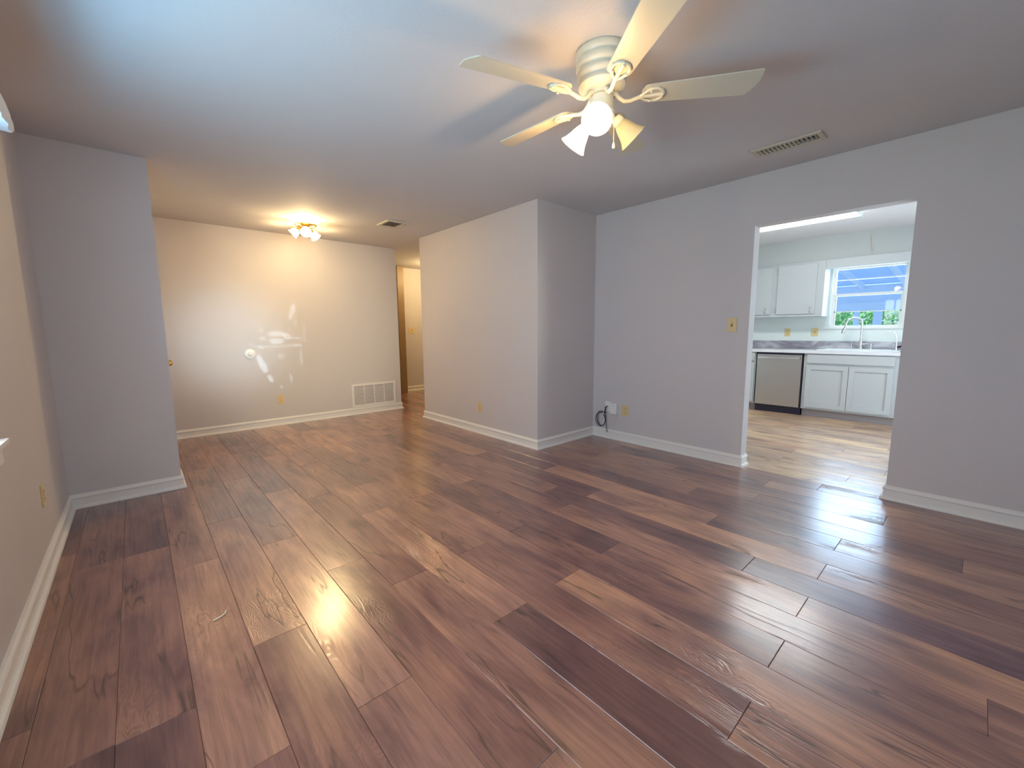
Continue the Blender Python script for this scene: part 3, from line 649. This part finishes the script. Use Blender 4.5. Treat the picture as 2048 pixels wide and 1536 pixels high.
def panel_door(name, parent, x, y0, y1, z0, z1, rail=0.055, th=0.019, m=CAB):
    """shaker door facing -x, recessed centre"""
    mb = MB()
    for a in ((y0, y1, z0, z0+rail), (y0, y1, z1-rail, z1), (y0, y0+rail, z0+rail, z1-rail), (y1-rail, y1, z0+rail, z1-rail)): mb.box(x-th, x, *a)
    d = mb.build(name, m, parent)
    MB().box(x-th+0.011, x-0.002, y0+rail, y1-rail, z0+rail, z1-rail).build('door_panel', m, d)
    return d
def base_cabinet(y0, y1, label, hollow=False):
    t = thing('base_cabinet', (FX0, (y0+y1)/2, 0), label, 'cabinet')
    (MB().box(FX0, XW-0.002, y0, y1, 0.105, 0.868) if not hollow else MB().box(FX0, FX0+0.02, y0, y1, 0.105, 0.868).box(FX0+0.02, XW-0.002, y0, y0+0.018, 0.105, 0.868).box(FX0+0.02, XW-0.002, y1-0.018, y1, 0.105, 0.868).box(FX0+0.02, XW-0.002, y0+0.018, y1-0.018, 0.105, 0.125)).build('carcass', CAB, t)
    MB().box(FX0+0.07, XW-0.002, y0+0.001, y1-0.001, 0.0, 0.104).build('toe_kick', KICK, t)
    return t
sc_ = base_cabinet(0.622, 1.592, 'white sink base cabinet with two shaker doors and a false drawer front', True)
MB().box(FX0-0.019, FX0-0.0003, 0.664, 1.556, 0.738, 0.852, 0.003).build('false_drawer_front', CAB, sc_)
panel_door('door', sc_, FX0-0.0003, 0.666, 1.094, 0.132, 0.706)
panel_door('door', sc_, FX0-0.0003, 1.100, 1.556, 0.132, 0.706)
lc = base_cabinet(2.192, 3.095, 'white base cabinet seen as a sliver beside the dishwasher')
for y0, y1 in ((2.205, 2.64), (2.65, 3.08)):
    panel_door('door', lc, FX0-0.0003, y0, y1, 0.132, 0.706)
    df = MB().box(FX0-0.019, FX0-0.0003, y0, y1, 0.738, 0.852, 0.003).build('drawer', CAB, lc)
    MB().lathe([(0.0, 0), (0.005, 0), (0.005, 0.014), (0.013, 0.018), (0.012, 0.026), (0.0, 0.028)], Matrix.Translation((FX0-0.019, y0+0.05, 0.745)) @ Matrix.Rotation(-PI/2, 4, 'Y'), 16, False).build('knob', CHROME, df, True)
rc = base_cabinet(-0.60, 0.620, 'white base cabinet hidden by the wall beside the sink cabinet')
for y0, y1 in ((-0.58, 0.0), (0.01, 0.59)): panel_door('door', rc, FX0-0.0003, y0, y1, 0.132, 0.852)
# dishwasher
dw = thing('dishwasher', (FX0, 1.89, 0), 'stainless steel dishwasher between the white base cabinets', 'dishwasher')
MB().box(FX0+0.02, XW-0.004, 1.600, 2.184, 0.105, 0.862).build('tub', BLACK, dw)
MB().box(FX0-0.026, FX0+0.018, 1.612, 2.168, 0.108, 0.838, 0.006).build('door', STEEL, dw)
MB().box(FX0-0.012, FX0+0.018, 1.606, 2.176, 0.840, 0.862).build('top_gap', BLACK, dw)  # black strip fills the gap above the door
MB().box(FX0+0.035, FX0+0.06, 1.604, 2.18, 0.0, 0.104).build('kick_plate', BLACK, dw)
MB().box(FX0-0.062, FX0-0.044, 1.628, 2.152, 0.776, 0.808, 0.007).box(FX0-0.046, FX0-0.024, 1.640, 1.660, 0.782, 0.802).box(FX0-0.046, FX0-0.024, 2.120, 2.140, 0.782, 0.802).build('handle', CHROME, dw, True)
MB().box(FX0-0.0268, FX0-0.0258, 1.868, 1.880, 0.205, 0.213).build('badge', CHROME, dw)
# countertop, with opening for the sink
ct = thing('countertop', (FX0, 1.2, 0.87), 'grey marble-look laminate countertop with pale front edge and backsplash', 'countertop')
sy0, sy1, sx0, sx1 = 0.72, 1.42, 6.90, 7.30
mb = MB().box(FX0-0.020, sx0, -0.6, 3.095, 0.870, 0.910).box(sx1, XW-0.002, -0.6, 3.095, 0.870, 0.910).box(sx0, sx1, -0.6, sy0, 0.870, 0.910).box(sx0, sx1, sy1, 3.095, 0.870, 0.910)
mb.build('slab', MARBLE, ct)
MB().box(FX0-0.030, FX0-0.0203, -0.6, 3.095, 0.868, 0.911, 0.002).build('front_edge', EDGE, ct)
MB().box(XW-0.022, XW-0.002, -0.6, 3.095, 0.9105, 1.022, 0.002).build('backsplash', MARBLE, ct)
# sink
PORC = painted('white_enamel', (0.85, 0.87, 0.87), 0.15, 0.01, 0.0)
sk = thing('sink', (7.1, 1.07, 0.91), 'white enamel drop-in sink below the kitchen window', 'sink')
a0, a1, b0, b1 = 0.64, 1.47, 6.85, 7.385
mb = MB().box(b0, sx0+0.012, a0, a1, 0.9105, 0.921, 0.003).box(sx1-0.012, b1, a0, a1, 0.9105, 0.921, 0.003).box(sx0+0.012, sx1-0.012, a0, sy0+0.012, 0.9105, 0.921, 0.003).box(sx0+0.012, sx1-0.012, sy1-0.012, a1, 0.9105, 0.921, 0.003)
mb.build('rim', PORC, sk)
mb = MB().box(sx0+0.004, sx1-0.004, sy0+0.004, sy1-0.004, 0.735, 0.745)
for a in ((sx0+0.004, sx0+0.012, sy0+0.004, sy1-0.004), (sx1-0.012, sx1-0.004, sy0+0.004, sy1-0.004), (sx0+0.012, sx1-0.012, sy0+0.004, sy0+0.012), (sx0+0.012, sx1-0.012, sy1-0.012, sy1-0.004)): mb.box(*a, 0.745, 0.9104)
mb.box(sx0+0.012, sx1-0.012, 1.06, 1.08, 0.745, 0.90)
mb.build('basin', PORC, sk)
# faucet
fx, fy = 7.335, 1.085
fa = thing('faucet', (fx, fy, 0.921), 'chrome gooseneck pull-down kitchen faucet behind the sink', 'faucet')
MB().box(fx-0.026, fx+0.026, fy-0.075, fy+0.115, 0.9213, 0.929, 0.003).build('deck_plate', CHROME, fa)
MB().lathe([(0.0, 0.929), (0.027, 0.929), (0.026, 0.945), (0.020, 0.960), (0.021, 1.02), (0.017, 1.04), (0.0, 1.04)], Matrix.Translation((fx, fy, 0)), 24, False).build('body', CHROME, fa, True)
neck = [(fx, fy, 1.035), (fx, fy, 1.16), (fx-0.002, fy, 1.25)]
for k in range(1, 12):
    a = PI*k/12*1.02; neck.append((fx-0.03*k/12, fy+0.085-0.085*math.cos(a), 1.25+0.092*math.sin(a)))
neck += [(fx-0.032, fy+0.172, 1.235), (fx-0.033, fy+0.178, 1.205)]
MB().tube(neck, 0.0115, 14).build('neck', CHROME, fa, True)
e_ = Vector(neck[-1])
MB().tube([e_, e_+Vector((-0.001, 0.008, -0.02)), e_+Vector((-0.002, 0.014, -0.045)), e_+Vector((-0.003, 0.020, -0.075))], [0.013, 0.016, 0.019, 0.017], 14).build('spray_head', CHROME, fa, True)
MB().tube([(fx, fy, 0.985), (fx-0.005, fy-0.03, 0.987), (fx-0.012, fy-0.085, 0.995)], [0.012, 0.009, 0.006], 10).build('lever', CHROME, fa, True)
MB().tube([(fx, fy+0.095, 0.929), (fx, fy+0.095, 0.965)], 0.009, 10).tube([(fx, fy+0.095, 0.962), (fx, fy+0.095, 1.03)], 0.003, 8).build('side_valve', CHROME, fa, True)
sd = thing('soap_dispenser', (fx, 0.975, 0.921), 'short chrome soap dispenser on the sink rim beside the faucet', 'soap dispenser')
MB().lathe([(0.0, 0.9213), (0.017, 0.9213), (0.015, 0.935), (0.009, 0.940), (0.009, 0.975), (0.014, 0.978), (0.013, 0.992), (0.0, 0.994)], Matrix.Translation((fx, 0.975, 0)), 18, False).build('body', CHROME, sd, True)
MB().tube([(fx, 0.975, 0.984), (fx-0.02, 0.985, 0.984), (fx-0.05, 0.995, 0.976)], 0.005, 8).build('spout', CHROME, sd, True)
wd = thing('water_tap', (fx, 0.722, 0.921), 'slim curved drinking-water tap with a dark lever by the window jamb', 'tap')
MB().lathe([(0.0, 0.9213), (0.020, 0.9213), (0.018, 0.945), (0.013, 0.985), (0.0, 0.987)], Matrix.Translation((fx, 0.722, 0)), 18, False).build('body', CHROME, wd, True)
tp = [(fx, 0.722, 0.98), (fx, 0.722, 1.05), (fx-0.004, 0.730, 1.10)] + [(fx-0.008-0.004*k, 0.738+0.012*k+0.01*math.sin(k), 1.13+0.035*math.sin(PI*k/7)) for k in range(8)]
MB().tube(tp, 0.0048, 8).build('neck', CHROME, wd, True)
MB().tube([(fx-0.005, 0.705, 0.955), (fx-0.02, 0.675, 0.965), (fx-0.03, 0.655, 0.972)], [0.014, 0.014, 0.010], 10).build('lever', BLACK, wd, True)

# wall cabinet
uc = thing('wall_cabinet', (UX0, 2.2, 1.372), 'white flat-door wall cabinet above the counter beside the sink window', 'cabinet')
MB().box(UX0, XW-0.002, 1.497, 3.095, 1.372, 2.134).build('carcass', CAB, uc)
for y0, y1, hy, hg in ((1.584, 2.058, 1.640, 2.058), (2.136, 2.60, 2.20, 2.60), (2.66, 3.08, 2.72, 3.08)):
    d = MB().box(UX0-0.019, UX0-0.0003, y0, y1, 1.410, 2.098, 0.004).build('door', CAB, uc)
    h_ = MB().lathe([(0.0, 0.0), (0.011, 0.0), (0.011, 0.003), (0.0, 0.003)], Matrix.Translation((UX0-0.019, hy, 1.498)) @ Matrix.Rotation(-PI/2, 4, 'Y'), 14, False)
    h_.lathe([(0.0, 0.0), (0.011, 0.0), (0.011, 0.003), (0.0, 0.003)], Matrix.Translation((UX0-0.019, hy, 1.432)) @ Matrix.Rotation(-PI/2, 4, 'Y'), 14, False)
    h_.tube([(UX0-0.020, hy, 1.498), (UX0-0.042, hy, 1.490), (UX0-0.046, hy, 1.465), (UX0-0.042, hy, 1.440), (UX0-0.020, hy, 1.432)], 0.0048, 8)
    h_.build('pull_handle', CHROME, d, True)
    for hz in (1.47, 2.03):
        MB().box(UX0-0.021, UX0-0.0005, hg+0.001, hg+0.012, hz-0.028, hz+0.028, 0.002).build('hinge', CHROME, d)

# kitchen window
kf = MB(); xk0, xk1 = XW+0.045, XW+0.085; fr = 0.030
kf.box(xk0, xk1, KW[0], KW[0]+fr, KW[2], KW[3]).box(xk0, xk1, KW[1]-fr, KW[1], KW[2], KW[3]).box(xk0, xk1, KW[0]+fr, KW[1]-fr, KW[3]-fr, KW[3]).box(xk0, xk1, KW[0]+fr, KW[1]-fr, KW[2], KW[2]+0.028)
ALU = painted('sash_paint', (0.66, 0.66, 0.64), 0.4, 0.02, 0.0)
w2 = struct(kf, 'window_2', TRIM)
ZR, ZU, ZL = 1.668, 1.872, 1.432
struct(MB().box(xk0-0.008, xk1-0.012, KW[0]+fr, KW[1]-fr, ZR-0.020, ZR+0.014), 'meeting_rail', ALU, w2)
struct(MB().box(xk0+0.012, xk1-0.012, KW[0]+fr, KW[1]-fr, ZU-0.006, ZU+0.006), 'muntin', ALU, w2)
struct(MB().box(xk0+0.002, xk1-0.022, KW[0]+fr, KW[1]-fr, ZL-0.006, ZL+0.006), 'muntin', ALU, w2)
struct(MB().box(xk0+0.002, xk1-0.012, KW[1]-fr-0.018, KW[1]-fr, KW[2]+0.028, ZR-0.020), 'sash_stile', ALU, w2)
struct(MB().box(xk0+0.002, xk1-0.012, KW[0]+fr, KW[0]+fr+0.018, KW[2]+0.028, ZR-0.020), 'sash_stile', ALU, w2)
for za, zb in ((KW[2]+0.028, ZL-0.006), (ZL+0.006, ZR-0.020), (ZR+0.014, ZU-0.006), (ZU+0.006, KW[3]-fr)):
    MB().box(xk0+0.018, xk0+0.021, KW[0]+fr+0.018, KW[1]-fr-0.018, za, zb).build('pane', GLASS, w2)
struct(MB().box(XW-0.022, XW+0.045, KW[0]-0.05, KW[1]+0.075, KW[2]-0.022, KW[2]-0.0003, 0.003), 'sill', TRIM, w2)

# fluorescent fixture
fl = thing('fluorescent_light', (5.66, 1.55, H), 'white wraparound fluorescent ceiling light in the kitchen', 'ceiling light')
x0, x1, y0, y1 = 5.53, 5.78, 0.935, 2.16
MB().box(x0, x1, y0, y1, H-0.022, H-0.0005).build('base_pan', WHITEP, fl)
ring = [(x0+0.006, y0+0.012, H-0.022), (x0+0.003, y0+0.012, H-0.050), (x0+0.03, y0+0.012, H-0.076), (x0+0.08, y0+0.012, H-0.084), (x1-0.08, y0+0.012, H-0.084), (x1-0.03, y0+0.012, H-0.076), (x1-0.003, y0+0.012, H-0.050), (x1-0.006, y0+0.012, H-0.022)]
MB().prism(ring, (0, y1-y0-0.024, 0)).build('diffuser', TUBE, fl)
for ya in (y0, y1-0.0115):
    MB().prism([(p[0], ya, p[2]-0.001) for p in ring[:1]]+[(p[0]+(-0.003 if p[0] < 5.655 else 0.003), ya, p[2]-0.003) for p in ring[1:7]]+[(ring[7][0], ya, ring[7][2]-0.001)], (0, 0.0115, 0)).build('end_cap', WHITEP, fl)

# ------------------------------------------------------------------ outside: porch, hedge, ground
PORCH = painted('porch_paint', (0.74, 0.84, 0.95), 0.6)
def roofm():
    m = bpy.data.materials.new('translucent_roof_panel'); m.use_nodes = True; nt = m.node_tree; nt.nodes.clear()
    o = nt.nodes.new('ShaderNodeOutputMaterial'); mx = nt.nodes.new('ShaderNodeMixShader'); d = nt.nodes.new('ShaderNodeBsdfDiffuse'); s = nt.nodes.new('ShaderNodeBsdfTranslucent')
    d.inputs[0].default_value = (0.6, 0.7, 0.85, 1); s.inputs[0].default_value = (0.42, 0.58, 0.80, 1); mx.inputs[0].default_value = 0.5
    nt.links.new(d.outputs[0], mx.inputs[1]); nt.links.new(s.outputs[0], mx.inputs[2]); nt.links.new(mx.outputs[0], o.inputs[0]); return m
struct(MB().box(XW+T, 30, -12, 12, -0.2, -0.1), 'ground_outside', painted('patio_concrete', (0.70, 0.72, 0.74), 0.9))
struct(MB().box(-14, XL-T, -12, 14, -0.2, -0.1), 'ground_front', painted('front_lawn', (0.12, 0.2, 0.06), 0.9))
po = thing('porch', (10.4, 1.2, -0.1), 'pale blue porch roof with rafters seen through the kitchen window', 'porch')
def rz(x): return 2.60-0.075*(x-7.55)
xe = 13.3
MB().prism([(7.56, -3, rz(7.56)+0.10), (xe+0.15, -3, rz(xe)+0.09), (xe+0.15, -3, rz(xe)+0.12), (7.56, -3, rz(7.56)+0.13)], (0, 9, 0)).build('roof_panel', roofm(), po)
for k in range(-4, 6):
    y = 1.22+0.77*k
    MB().prism([(7.56, y, rz(7.56)-0.02), (xe, y, rz(xe)-0.02), (xe, y, rz(xe)+0.098), (7.56, y, rz(7.56)+0.098)], (0, 0.06, 0)).build('rafter', PORCH, po)
MB().box(xe, xe+0.09, -3, 6, 1.63, rz(xe)+0.06).build('fascia_beam', PORCH, po)
MB().box(xe-0.03, xe-0.001, -3, 6, 1.79, 1.83).build('beam_trim', PORCH, po)
for y in (2.05, -0.4, 4.5, 1.62): MB().box(xe, xe+0.09, y, y+(0.10 if y != 1.62 else 0.16), -0.1, 1.629).build('post', PORCH, po)
LEAFM = bpy.data.materials.new('leaf_green'); LEAFM.use_nodes = True
P(LEAFM).inputs['Roughness'].default_value = 0.5
_no = N(LEAFM, 'ShaderNodeTexNoise'); _no.inputs['Scale'].default_value = 9; _tc = N(LEAFM, 'ShaderNodeTexCoord'); L(LEAFM, _tc.outputs['Object'], _no.inputs['Vector'])
_cr = N(LEAFM, 'ShaderNodeValToRGB'); _cr.color_ramp.elements[0].position = 0.35; _cr.color_ramp.elements[0].color = (0.05, 0.30, 0.08, 1); _cr.color_ramp.elements[1].position = 0.65; _cr.color_ramp.elements[1].color = (0.42, 0.85, 0.30, 1)
L(LEAFM, _no.outputs['Fac'], _cr.inputs[0]); L(LEAFM, _cr.outputs[0], P(LEAFM).inputs['Base Color'])
hv, hf = [], []; rl = random.Random(3)
for k in range(9000):
    c = Vector((rl.uniform(14.0, 15.2), rl.uniform(-0.5, 4.5), rl.uniform(-0.1, 2.1))); s_ = rl.uniform(0.05, 0.11)
    a = Vector((rl.uniform(-1, 1), rl.uniform(-1, 1), rl.uniform(-1, 1))).normalized(); b_ = a.orthogonal().normalized()
    n0 = len(hv); hv += [c-a*s_, c+b_*s_*0.45, c+a*s_, c-b_*s_*0.45]; hf.append((n0, n0+1, n0+2, n0+3))
me = bpy.data.meshes.new('hedge_foliage'); me.from_pydata([tuple(v) for v in hv], [], hf); me.materials.append(LEAFM)
o = bpy.data.objects.new('hedge_foliage', me); C.objects.link(o); o['kind'] = 'stuff'; o['label'] = 'sunlit green garden hedge behind the porch'; o['category'] = 'hedge'

# ------------------------------------------------------------------ bits on the floor
PAPER = mat('plastic_scrap', (0.75, 0.68, 0.55), 0.5)
sp = MB().tube([(0.140, 2.045, 0.004), (0.155, 2.052, 0.004), (0.172, 2.058, 0.004), (0.186, 2.070, 0.004), (0.190, 2.085, 0.004)], 0.0035, 8).build('plastic_scrap', PAPER, None, True)
sp['label'] = 'curled beige plastic scrap lying on the floor near the front wall'; sp['category'] = 'scrap'
